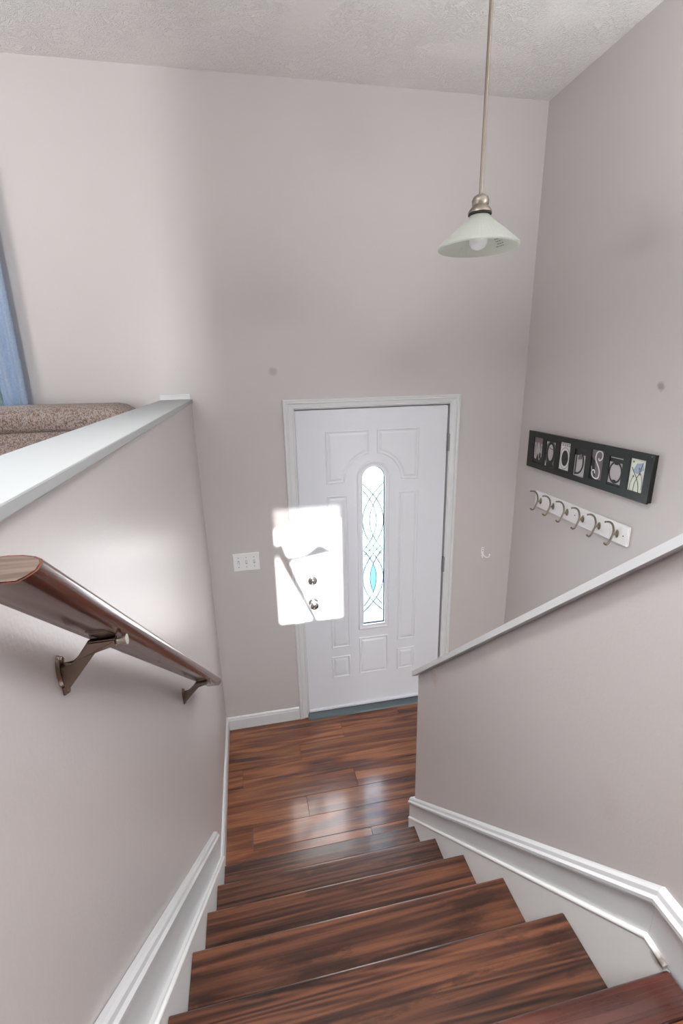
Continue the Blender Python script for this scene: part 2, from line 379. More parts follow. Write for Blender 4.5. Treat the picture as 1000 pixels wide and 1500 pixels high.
# unseen partition, added so its end throws the soft shadow line on the front wall
wallbox('wall_shadow_caster', [(-0.705, -0.60, YB, -3.02, ZCAP + 0.021, ZC), (-0.705, -0.60, YB, -3.76, ZU, ZCAP + 0.021)])

# left half wall (level cap) and right half wall (cap follows the stairs)
bm = nb(); box(bm, -0.668, XL, -3.75, 0.0, -0.02, ZCAP)
tag(mk('wall_stair_left', bm, 'wall', origin=(-0.6, -1.2, 0)), kind='structure')
bm = nb(); box(bm, -0.705, -0.541, -3.75, -0.0005, ZCAP, ZCAP + 0.020, 0.003)
tag(mk('trim_1', bm, 'captop', origin=(-0.62, -1, ZCAP)), kind='structure')
bm = nb(); prism(bm, [(-0.001, ZCAP + 0.0205), (-0.016, ZCAP + 0.0205), (-0.016, ZCAP + 0.034), (-0.008, ZCAP + 0.046), (-0.001, ZCAP + 0.048)], 'x', -0.700, -0.550)
tag(mk('trim_2', bm, 'trim', origin=(-0.62, 0, ZCAP)), kind='structure')
SL = 0.921
YE = -1.030            # end of right half wall
zt = lambda y: 1.003 + SL * (-y - 1.040)    # underside of the sloping cap
YL = -2.36
bm = nb(); prism(bm, [(YE, -0.02), (YE, zt(YE)), (YL, zt(YL)), (-3.75, zt(YL)), (-3.75, -1.4), (-1.2, -1.4), (-1.2, -0.02)], 'x', XH0, XH1)
tag(mk('wall_stair_right', bm, 'wall', origin=(0.43, -1.2, 0)), kind='structure')
bm = nb(); k = 0.006; T = 0.027
prism(bm, [(YE + 0.022, zt(YE + 0.022) + k), (YL, zt(YL) + k), (-3.75, zt(YL) + k), (-3.75, zt(YL) + k + T), (YL - 0.01, zt(YL) + k + T), (YE + 0.022, zt(YE + 0.022) + k + T)], 'x', XH0 - 0.022, XH1 + 0.022, 0.0015)
tag(mk('trim_3', bm, 'trim', origin=(0.43, -1.2, 1.0)), kind='structure')
bm = nb()   # shadow gap filler strip under the cap
prism(bm, [(YE, zt(YE)), (YL, zt(YL)), (YL, zt(YL) + k), (YE, zt(YE) + k)], 'x', XH0 + 0.004, XH1 - 0.004)
tag(mk('trim_4', bm, 'wall', origin=(0.43, -1.2, 1.0)), kind='structure')

# ------------------------------------------------------------------ floors: every plank its own piece
def plank_floor(name, x0, x1, y0, y1, z, pw, joints, thick=0.012, first=0.0):
    root = thing(name, ((x0 + x1) / 2, (y0 + y1) / 2, z), kind='structure')
    bm = nb(); box(bm, x0, x1, y0, y1, z - 0.05, z - thick); mk('subfloor', bm, 'subfloor', root)
    y = y1 + first; i = 0
    while y > y0:
        b, a = min(y, y1), max(y - pw, y0)
        if b - a < 0.004: break
        js = [x0] + [j for j in joints(i) if x0 + 0.03 < j < x1 - 0.03] + [x1]
        for p, q in zip(js, js[1:]):
            bm = nb(); g = 0.0006
            box(bm, p + g, q - g, a + g, b - g, z - thick, z + random.uniform(-0.0002, 0.0002), 0.0009)
            # recentre so that the grain differs plank to plank
            mk('plank', bm, 'plank', root)
        y -= pw; i += 1
    return root
JO = {0: [-0.62, 0.60], 1: [0.192], 2: [-0.099, 1.12], 3: [-0.45, 0.77], 4: [0.193, 1.3], 5: [-0.104, 1.0], 6: [-0.40, 0.55], 7: [0.196], 8: [-0.1, 1.1], 9: [0.4]}
plank_floor('floor', -0.556, XR, -1.22, 0.02, 0.0, 0.1272, lambda i: JO.get(i, []), first=0.0)
plank_floor('floor_upper', XT0, XH0, -3.75, YU - 0.06, ZU, 0.127, lambda i: [[-0.2], [0.12], [-0.35]][i % 3])
bm = nb(); box(bm, -5.1, -0.668, YB, 0, ZU - 0.1, ZU); box(bm, -0.668, XR, YB, -3.75, ZU - 0.1, ZU)
tag(mk('floor_living', bm, 'plank', origin=(-2.8, -2.5, ZU)), kind='structure')
bm = nb(); box(bm, XH1, XR, -3.75, -1.2 - 6 * RUN, -1.28, -1.25); box(bm, XH1, XR, -3.87, -3.75, -1.4, ZU)
tag(mk('floor_lower', bm, 'plank', origin=(0.95, -3, -1.27)), kind='structure')

# ------------------------------------------------------------------ baseboards
def base_prof(h, t=0.014): return [(0, 0), (t, 0), (t, h - 0.022), (t * 0.75, h - 0.014), (t * 0.7, h - 0.006), (t * 0.35, h), (0, h)]
def baseboard(name, run_axis, a, b, at_, side, z=0.0, h=0.092):
    bm = nb(); pr = [(at_ + side * p, z + q) for p, q in base_prof(h)]
    prism(bm, pr, 'x' if run_axis == 'x' else 'y', a, b)
    o = mk(name, bm, 'trim', origin=((a + b) / 2 if run_axis == 'x' else at_, at_ if run_axis == 'x' else (a + b) / 2, z)); return tag(o, kind='structure')
baseboard('baseboard_front', 'x', XL + 0.001, -0.068, -0.0005, -1)
baseboard('baseboard_front_right', 'x', 0.993, XR - 0.001, -0.0005, -1)
baseboard('baseboard_left', 'y', -1.075, -0.0005, XL + 0.0005, 1, h=0.094)
baseboard('baseboard_right', 'y', -1.2, -0.015, XR - 0.0005, -1)

# ------------------------------------------------------------------ stairs
st = thing('staircase', (-0.08, -1.6, 0), 'flight of worn dark-stained wooden steps with white risers leading down to the door landing', 'stairs')
def tread_mesh(y_nose, z, x0, x1, depth, th=0.028, r=0.009):
    # rounded nose profile in (y, z); nose faces +y
    pr = [(y_nose - depth, z - th), (y_nose - depth, z)]
    pr += [(y_nose - r + r * math.sin(a), z - r + r * math.cos(a)) for a in [math.pi / 2 * i / 5 for i in range(6)]]
    pr += [(y_nose - r + r * math.cos(a), z - th + r - r * math.sin(a)) for a in [math.pi / 2 * i / 4 for i in range(5)]]
    return prism(nb(), pr, 'x', x0, x1)
for i in range(5):
    yn, z = -(Y1 + i * RUN), RISE * (i + 1)
    jit = random.uniform(-0.002, 0.002)
    mk('tread', tread_mesh(yn, z, XT0 + 0.0005, XT1 - 0.0005 + jit * 0, RUN + 0.024), 'tread', st, smooth=True)
for i in range(6):
    yn = -(Y1 + i * RUN) - 0.024; z0 = RISE * i; z1 = RISE * (i + 1) - 0.028
    bm = nb(); box(bm, XT0 + 0.0005, XT1 - 0.0005, yn - 0.014, yn, z0 + 0.0005, z1 - 0.0005); mk('riser', bm, 'trim', st)
# upper floor edge
bm = nb(); pr = [(YU - 0.058, ZU - 0.012), (YU - 0.058, ZU + 0.004), (YU - 0.050, ZU + 0.006)]
pr += [(YU - 0.012 + 0.012 * math.sin(a), ZU - 0.007 + 0.013 * math.cos(a)) for a in [math.pi / 2 * i / 6 for i in range(7)]]
pr += [(YU, ZU - 0.022), (YU - 0.006, ZU - 0.028), (YU - 0.03, ZU - 0.028)]
prism(bm, pr, 'x', XT0 + 0.0005, XT1 + 0.002); mk('nosing', bm, 'nosing', st, smooth=True)
# white skirt boards; each: lower board with a bead on its top edge, upper board with a moulded cap
def skirt(xface, side, yA, yB_, zA_up, zA_lo, s_up, s_lo, t_lo, t_up, tail=[]):
    """side +1: boards grow towards +x from xface (left wall), -1: towards -x (right wall). yA = far (lower) end."""
    up = lambda y: zA_up + s_up * (yA - y); lo = lambda y: zA_lo + s_lo * (yA - y)
    X = lambda t: xface + side * t
    base = lambda y: max(-0.001, ZU * 0 + (yA - y) * SL - 0.22)
    bm = nb(); prism(bm, [(yA, 0.001), (yA, lo(yA)), (yB_, lo(yB_))] + tail + [(tail[-1][0] if tail else yB_, base(yB_)), (yA - 0.24, 0.001)], 'x', X(0.0015), X(t_lo))
    a = mk('stringer', bm, 'stringer', st)
    bm = nb(); tt = 0.007
    tube(bm, [(X(t_lo - 0.004), y, lo(y) - 0.001) for y in (yA, (yA + yB_) / 2, yB_)] + [(X(t_lo - 0.004), q[0], q[1]) for q in tail], 0.0062, 10); mk('bead', bm, 'stringer', a, smooth=True)
    ylo = yA - 0.004
    bm = nb(); prism(bm, [(yA + 0.012, lo(yA) - 0.02), (yA + 0.012, up(yA) - 0.02), (yB_, up(yB_) - 0.02), (yB_, lo(yB_) - 0.02)], 'x', X(0.0015), X(t_up))
    b = mk('skirt_board', bm, 'trim', st)
    # moulded cap: stepped profile swept along the slope
    prof = [(0.0, 0.0), (t_up + 0.004, -0.026), (t_up + 0.009, -0.018), (t_up + 0.009, -0.010), (t_up + 0.003, -0.004), (t_up + 0.001, 0.006), (t_up - 0.004, 0.012), (0.0, 0.014)]
    prof = [(0.0015, -0.026)] + prof[1:-1] + [(0.0015, 0.014)]
    bm = nb(); A = [bm.verts.new((X(p), yA + 0.014, up(yA) + q)) for p, q in prof]; B = [bm.verts.new((X(p), yB_, up(yB_) + q)) for p, q in prof]
    n = len(prof); bm.faces.new(A); bm.faces.new(B[::-1])
    for i in range(n): bm.faces.new((A[i], B[i], B[(i + 1) % n], A[(i + 1) % n]))
    mk('skirt_moulding', bm, 'trim', b)
    return a, b
skirt(XL, 1, -1.045, -2.190, 0.346, 0.222, 0.917, 0.907, 0.035, 0.016, tail=[(YU + 0.001, ZU + 0.004)])
a, b = skirt(XH0, -1, -1.000, -2.190, 0.268, 0.172, 0.938, 0.932, 0.0175, 0.010, tail=[(YU + 0.001, ZU + 0.004)])
# level board on the upper floor, mitred to the sloping one
zq = 0.268 + 0.938 * 1.190
prof = [(0.0003, -0.026), (0.014, -0.026), (0.019, -0.018), (0.019, -0.010), (0.013, -0.004), (0.011, 0.006), (0.006, 0.012), (0.0003, 0.014)]
bm = nb(); n = len(prof); A = [bm.verts.new((XH0 - p, -2.190, zq + q)) for p, q in prof]; B = [bm.verts.new((XH0 - p, -3.75, zq + q)) for p, q in prof]
bm.faces.new(A); bm.faces.new(B[::-1])
for i in range(n): bm.faces.new((A[i], B[i], B[(i + 1) % n], A[(i + 1) % n]))
prism(bm, [(-2.1905, zq - 0.02), (-2.1905, ZU + 0.0005), (-3.75, ZU + 0.0005), (-3.75, zq - 0.02)], 'x', XH0 - 0.0003, XH0 - 0.0101)
tag(mk('baseboard_upper', bm, 'trim', origin=(XH0, -3, ZU)), kind='structure')

zq = 0.346 + 0.917 * 1.145
bm = nb(); A = [bm.verts.new((XL + p, -2.190, zq + q)) for p, q in prof]; B = [bm.verts.new((XL + p, -3.75, zq + q)) for p, q in prof]
bm.faces.new(A); bm.faces.new(B[::-1])
for i in range(n): bm.faces.new((A[i], B[i], B[(i + 1) % n], A[(i + 1) % n]))
prism(bm, [(-2.1905, zq - 0.02), (-2.1905, ZU + 0.0005), (-3.75, ZU + 0.0005), (-3.75, zq - 0.02)], 'x', XL + 0.0003, XL + 0.0161)
tag(mk('baseboard_upper_left', bm, 'trim', origin=(XL, -3, ZU)), kind='structure')
# boards wrapping the end of the right half wall
bm = nb(); box(bm, XH0 + 0.001, XH1 + 0.012, YE + 0.0005, -0.990, 0.0005, 0.262); box(bm, XH0 + 0.001, XH1 + 0.014, YE + 0.0005, -0.984, 0.262, 0.280, 0.003); box(bm, XH0 + 0.001, XH1 + 0.018, -0.9895, -0.980, 0.0005, 0.165, 0.002)
tag(mk('baseboard_end', bm, 'trim', origin=(0.43, -1.0, 0)), kind='structure')
# lower flight beyond the right half wall, running down from the landing
st2 = thing('staircase', (0.95, -1.6, 0), 'lower flight of steps going down between the sloping half wall and the right wall', 'stairs')
for i in range(6):
    yn, z = -(1.2 + i * RUN), -RISE * i
    bm = nb(); box(bm, XH1 + 0.001, XR - 0.001, yn - 0.014, yn, z - RISE, z - 0.03); mk('riser', bm, 'trim', st2)
    if i:
        bm = nb(); box(bm, XH1 + 0.001, XR - 0.001, yn - 0.024, yn + RUN - 0.002, z - 0.028, z, 0.006); mk('tread', bm, 'tread', st2)

# ------------------------------------------------------------------ front door
door = thing('door_1', (0.457, 0.0, 0), kind='structure')
mp = FRONT(0.004); CX = 0.455
GL = 0.386, 0.524   # glass edges
def arch(x0, x1, z0, z1, n=20):
    r = (x1 - x0) / 2; c = (x0 + x1) / 2
    return [(x0, z0), (x1, z0)] + [(c + r * math.cos(a), z1 - r + r * math.sin(a)) for a in [math.pi * i / n for i in range(n + 1)]]
hole = arch(0.384, 0.526, 0.652, 1.706)
me = flat(rect(0.0, 0.916, 0.046, 2.048), [hole], -0.040, 0.0, mp); slab = link('slab', me, 'door', door)
PROF = [(0, 0.0002), (0.0035, 0.0042), (0.008, 0.0042), (0.0125, 0.0006), (0.018, 0.0008), (0.028, 0.0052), (0.034, 0.0056)]
def arcpts(cx, cz, r, a0, a1, n=10): return [(cx + r * math.cos(math.radians(a0 + (a1 - a0) * i / n)), cz + r * math.sin(math.radians(a0 + (a1 - a0) * i / n))) for i in range(n + 1)]
rr, cz = 0.174, 1.612
tl = [(0.168, 1.612), (0.168, 1.927), (0.433, 1.927), (0.433, cz + math.sqrt(rr ** 2 - 0.022 ** 2))]
tl = tl + arcpts(CX, cz, rr, 97.3, 178, 12)[1:]
tl = tl[::-1]
panels = [tl, [(2 * CX - x, z) for x, z in tl][::-1], rect(0.168, 0.295, 0.500, 1.541), rect(2 * CX - 0.295 + 0.002, 0.744, 0.500, 1.541),
          rect(0.166, 0.292, 0.272, 0.436), rect(0.353, 0.553, 0.276, 0.555), rect(0.618, 0.740, 0.272, 0.436)]
for p in panels:
    bm = nb(); relief(bm, p, PROF, mp); mk('panel', bm, 'door', door)
# raised surround of the glass
bm = nb(); out = arch(0.352, 0.557, 0.614, 1.742, 24); inn = arch(0.384, 0.526, 0.652, 1.706, 24)
def ring_between(bm, A, B, steps, mp):
    rings = []
    for f, h in steps: rings.append([bm.verts.new(mp(a[0] * (1 - f) + b[0] * f, a[1] * (1 - f) + b[1] * f, h)) for a, b in zip(A, B)])
    for P, Q in zip(rings, rings[1:]):
        for k_ in range(len(P)): bm.faces.new((P[k_], P[(k_ + 1) % len(P)], Q[(k_ + 1) % len(P)], Q[k_]))
ring_between(bm, out, inn, [(0, 0.0002), (0.06, 0.006), (0.22, 0.010), (0.34, 0.009), (0.5, 0.0065), (0.8, 0.006), (0.95, 0.010), (1.0, 0.008), (1.0, -0.026)], mp)
surround = mk('glass_surround', bm, 'door', door)
# leaded glass: pieces of coloured glass and the cames between them
gy = 0.016
pg = [(x, z) for x, z in arch(0.3835, 0.5265, 0.6515, 1.7065)]
bm = nb(); prism(bm, pg, 'y', gy, gy + 0.004); gp = mk('glass_pane', bm, 'glass_tex', door)
gz = lambda t: 0.652 + t * (1.706 - 0.652)
def came(pts, r=0.0023):
    seg = []
    for x, z in pts:
        if 0.3845 <= x <= 0.5255: seg.append((x, gy - 0.0015, z))
        else:
            if len(seg) > 1: bm_ = nb(); tube(bm_, seg, r, 6); mk('came', bm_, 'lead', gp, smooth=True)
            seg = []
    if len(seg) > 1: bm_ = nb(); tube(bm_, seg, r, 6); mk('came', bm_, 'lead', gp, smooth=True)
zA, zB, zM = 1.362, 0.973, 1.168    # upper lens centre, lower lens centre, crossing point
for s in (1, -1):
    for c in (zA, zB):
        # inner arcs (narrow lens) and outer arcs (wide lens); both run on to the edge of the glass
        for wx, hh in ((0.0215, 0.098), (0.0670, 0.168)):
            pts = []
            for i in range(41):
                z = c - 0.30 + 0.60 * i / 40; t = (z - c) / hh
                pts.append((CX + s * (wx * (1 - t * t)), z))
            lim = 0.26
            pts = [p for p in pts if abs(p[1] - c) < lim and not (c == zA and p[1] < zM - 0.035) and not (c == zB and p[1] > zM + 0.035)]
            came(pts)
# little pieces of tinted glass
for c, mname in ((zB, 'glass_teal'), (zA, 'glass_green')):
    L = [(CX + 0.0205 * (1 - (t / 10) ** 2), c + 0.096 * t / 10) for t in range(-10, 11)]
    Rr = [(CX - 0.0205 * (1 - (t / 10) ** 2), c + 0.096 * t / 10) for t in range(9, -10, -1)]
    bm = nb(); prism(bm, L + Rr, 'y', gy - 0.0012, gy - 0.0004); mk('tinted_glass', bm, mname, gp)
for s in (1, -1):
    q = [zB - 0.150 + 0.250 * t / 12 for t in range(13)]
    L = [(CX + s * 0.0655 * (1 - ((z - zB) / 0.168) ** 2), z) for z in q]
    Rr = [(CX + s * max(0.0006, 0.0222 * (1 - ((z - zB) / 0.098) ** 2)), z) for z in q[::-1]]
    bm = nb(); prism(bm, L + Rr, 'y', gy - 0.0012, gy - 0.0004); mk('tinted_glass', bm, 'glass_green' if s < 0 else 'glass_blue', gp)
bm = nb()
prism(bm, [(0.386, zM + 0.11), (0.386, zM + 0.005), (CX, zM - 0.045), (0.524, zM + 0.005), (0.524, zM + 0.11), (CX, zM + 0.045)], 'y', gy - 0.0012, gy - 0.0004)
mk('tinted_glass', bm, 'glass_green', gp)
for z in (zA, zB):
    for x in (0.3875, 0.5225):
        bm = nb(); sphere(bm, (x, gy - 0.002, z), 0.0032, 8); mk('solder_dot', bm, 'lead', gp)
bm = nb(); outl = [(x, gy - 0.002, z) for x, z in arch(0.3855, 0.5245, 0.6535, 1.7045)]; tube(bm, outl + [outl[0]], 0.0018, 6); mk('came', bm, 'lead', gp)
# deadbolt and knob
def knob(z, name, turn):
    bm = nb(); lathe(bm, [(0.0001, 0.0), (0.032, 0.0), (0.032, -0.004), (0.028, -0.009), (0.020, -0.011), (0.0001, -0.012)][::-1], (0.060, 0.0038, z), 'y', 28)
    k0 = mk(name, bm, 'chrome', door, smooth=True)
    bm = nb()
    if turn: box(bm, 0.0555, 0.0645, -0.030, -0.006, z - 0.016, z + 0.016, 0.003); mk('thumb_turn', bm, 'chrome', k0)
    else:
        lathe(bm, [(0.011, -0.006), (0.010, -0.020), (0.016, -0.026), (0.026, -0.034), (0.029, -0.044), (0.026, -0.054), (0.016, -0.060), (0.0001, -0.061)], (0.060, 0.0038, z), 'y', 28)
        mk('knob', bm, 'chrome', k0, smooth=True)
knob(1.004, 'deadbolt', True); knob(0.854, 'doorknob', False)
for zc in (1.826, 1.026, 0.235):
    bm = nb(); box(bm, 0.9175, 0.9330, -0.0105, 0.004, zc - 0.052, zc + 0.052)
    tube(bm, [(0.9225, -0.006, zc - 0.052), (0.9225, -0.006, zc + 0.052)], 0.0062, 12); mk('hinge', bm, 'steel', door)
bm = nb(); box(bm, 0.001, 0.915, -0.010, 0.044, 0.034, 0.050, 0.003); mk('door_sweep', bm, 'door', door)
bm = nb(); prism(bm, [(-0.045, 0.0), (-0.040, 0.010), (-0.008, 0.026), (0.10, 0.030), (0.14, 0.0)], 'x', DX0 + 0.001, DX1 - 0.001); mk('sill', bm, 'sill', door)
# jambs and head inside the opening
for nm, b in (('jamb', (DX0, -0.0015, 0.0, 0.138, 0.0, DZ)), ('jamb', (0.9285, DX1, 0.0, 0.138, 0.0, DZ)), ('head_jamb', (DX0, DX1, 0.0, 0.138, 2.054, DZ))):
    bm = nb(); box(bm, *b); mk(nm, bm, 'trim', door)
bm = nb(); box(bm, -0.0015, 0.012, 0.046, 0.060, 0.03, 2.05); box(bm, 0.904, 0.9285, 0.046, 0.060, 0.03, 2.05); box(bm, -0.0015, 0.9285, 0.046, 0.060, 2.036, 2.054); mk('door_stop', bm, 'trim', door)
# moulded casing, mitred: profile (distance from opening, height off wall)
CP = [(0, 0.0), (0, 0.009), (0.006, 0.011), (0.010, 0.009), (0.030, 0.012), (0.036, 0.017), (0.044, 0.015), (0.050, 0.018), (0.058, 0.018), (0.0605, 0.015), (0.0605, 0.0)]
def casing_side(kind):
    bm = nb(); fm = FRONT(0.0)
    x0, x1, z1 = -0.006, 0.926, 2.060
    def P(d, h, corner):
        return {'bl': fm(x0 - d, 0.0, h), 'tl': fm(x0 - d, z1 + d * 0.83, h), 'tr': fm(x1 + d, z1 + d * 0.83, h), 'br': fm(x1 + d, 0.0, h)}[corner]
    c0, c1 = {'left': ('bl', 'tl'), 'top': ('tl', 'tr'), 'right': ('tr', 'br')}[kind]
    A = [bm.verts.new(P(d, h, c0)) for d, h in CP]; B = [bm.verts.new(P(d, h, c1)) for d, h in CP]
    n = len(CP); bm.faces.new(A); bm.faces.new(B[::-1])
    for i in range(n): bm.faces.new((A[i], B[i], B[(i + 1) % n], A[(i + 1) % n]))
    mk('casing', bm, 'trim', door)
for kd in ('left', 'top', 'right'): casing_side(kd)
# screw head in the wall beside the casing
bm = nb(); lathe(bm, [(0.0001, -0.004), (0.004, -0.003), (0.005, 0.0), (0.0001, 0.0)], (-0.146, 0.0, 1.158), 'y', 10)
tag(mk('wall_screw', bm, 'chrome', origin=(-0.146, 0, 1.158)), 'tiny bright screw head in the wall just left of the door casing', 'screw')

# ------------------------------------------------------------------ switch plate
sw = thing('light_switch', (-0.333, 0, 1.175), 'white triple toggle light switch plate on the front wall left of the door', 'light switch')
bm = nb(); relief(bm, rect(-0.411, -0.255, 1.119, 1.231), [(0, 0.0002), (0.0008, 0.0035), (0.004, 0.006)], FRONT(0)); mk('plate', bm, 'plastic', sw)
for i in range(3):
    x = -0.333 + (i - 1) * 0.046
    bm = nb(); relief(bm, rect(x - 0.0055, x + 0.0055, 1.163, 1.187), [(0, 0.0061), (0.001, 0.0068)], FRONT(0)); s_ = mk('toggle_slot', bm, 'ph_light', sw)
    bm = nb(); up = 1 if i else -1
    prism(bm, [(-0.0066, 1.175 - 0.004), (-0.0066, 1.175 + 0.004), (-0.018, 1.175 + up * 0.010 + 0.003), (-0.018, 1.175 + up * 0.010 - 0.003)], 'x', x - 0.0035, x + 0.0035); mk('toggle', bm, 'plastic', sw)
    for zz in (1.145, 1.205):
        bm = nb(); lathe(bm, [(0.0001, -0.0074), (0.0026, -0.007), (0.003, -0.006)], (x, 0, zz), 'y', 10); mk('screw', bm, 'steel', sw)

# ------------------------------------------------------------------ small white double hook on the front wall
hk = thing('wall_hook', (1.20, 0, 1.06), 'small white double-prong hook on the front wall right of the door', 'hook')
bm = nb(); relief(bm, [(1.192, 1.072), (1.1925, 1.066), (1.208, 1.066), (1.2085, 1.072)] + [(1.2002 + 0.0085 * math.cos(a), 1.108 + 0.0085 * math.sin(a)) for a in [math.pi * i / 8 for i in range(9)]], [(0, 0.0002), (0.001, 0.003), (0.003, 0.004)], FRONT(0)); mk('base_plate', bm, 'enamel', hk)
for zz in (1.092, 1.107):
    bm = nb(); lathe(bm, [(0.0001, -0.0050), (0.0028, -0.0048), (0.003, -0.0038)], (1.2002, 0, zz), 'y', 10); mk('screw', bm, 'rubber', hk)
for s, dx in ((-1, 0.020), (1, 0.034)):
    bm = nb(); p = bez((1.2002, -0.003, 1.078), (1.2002 + s * 0.002, -0.010, 1.045), (1.2002 + s * dx * 0.9, -0.040, 1.040), (1.2002 + s * dx, -0.034, 1.070), 12)
    tube(bm, p, 0.0042, 8); sphere(bm, p[-1], 0.0066, 10); mk('prong', bm, 'enamel', hk, smooth=True)

# ------------------------------------------------------------------ photo frame with seven prints (on the right wall)
fr = thing('picture_frame', (XR, -0.58, 1.678), 'long black frame holding seven small letter photos on the right wall above the hooks', 'picture frame')
mpr = RIGHT(XR)
FU0, FU1, FZ0, FZ1 = 0.131, 1.028, 1.679, 1.892
us = [0.187, 0.303, 0.425, 0.545, 0.664, 0.785, 0.908]
zs = [(1.714, 1.860), (1.710, 1.851), (1.718, 1.864), (1.708, 1.848), (1.718, 1.862), (1.716, 1.850), (1.717, 1.861)]
me = flat(rect(FU0, FU1, FZ0, FZ1), [rect(u, u + 0.082, a, b) for u, (a, b) in zip(us, zs)], 0.0185, 0.026, mpr, 0.0012); link('frame', me, 'black', fr)
bm = nb(); box(bm, XR - 0.0182, XR - 0.0005, -FU1 + 0.003, -FU0 - 0.003, FZ0 + 0.003, FZ1 - 0.003); mk('backing', bm, 'black', fr)
def printed(u, z0, z1, ground):
    bm = nb(); prism(bm, [mpr(a, b, 0)[1:] for a, b in rect(u - 0.002, u + 0.084, z0 - 0.002, z1 + 0.002)], 'x', XR - 0.0186, XR - 0.0200)
    return mk('print', bm, ground, fr)
LV = [0.0203]
def motif(pr, poly, mt, holes=()):
    LV[0] += 0.0003
    link('motif', flat(poly, list(holes), LV[0] - 0.0002, LV[0], mpr), mt, pr)
def stroke(pr, pts, r, mt):
    """flat ribbon along points (u,z)"""
    L, Rg = [], []
    for i, p in enumerate(pts):
        a, b = V(pts[max(i - 1, 0)] + (0,)), V(pts[min(i + 1, len(pts) - 1)] + (0,)); t = (b - a).normalized(); n = V((-t.y, t.x, 0))
        r_ = r[i] if isinstance(r, list) else r
        L.append((p[0] + n.x * r_, p[1] + n.y * r_)); Rg.append((p[0] - n.x * r_, p[1] - n.y * r_))
    motif(pr, L + Rg[::-1], mt)
def b2(p0, p1, p2, p3, n=10): return [(q.x, q.y) for q in bez(p0 + (0,), p1 + (0,), p2 + (0,), p3 + (0,), n)]
W_ = 0.082
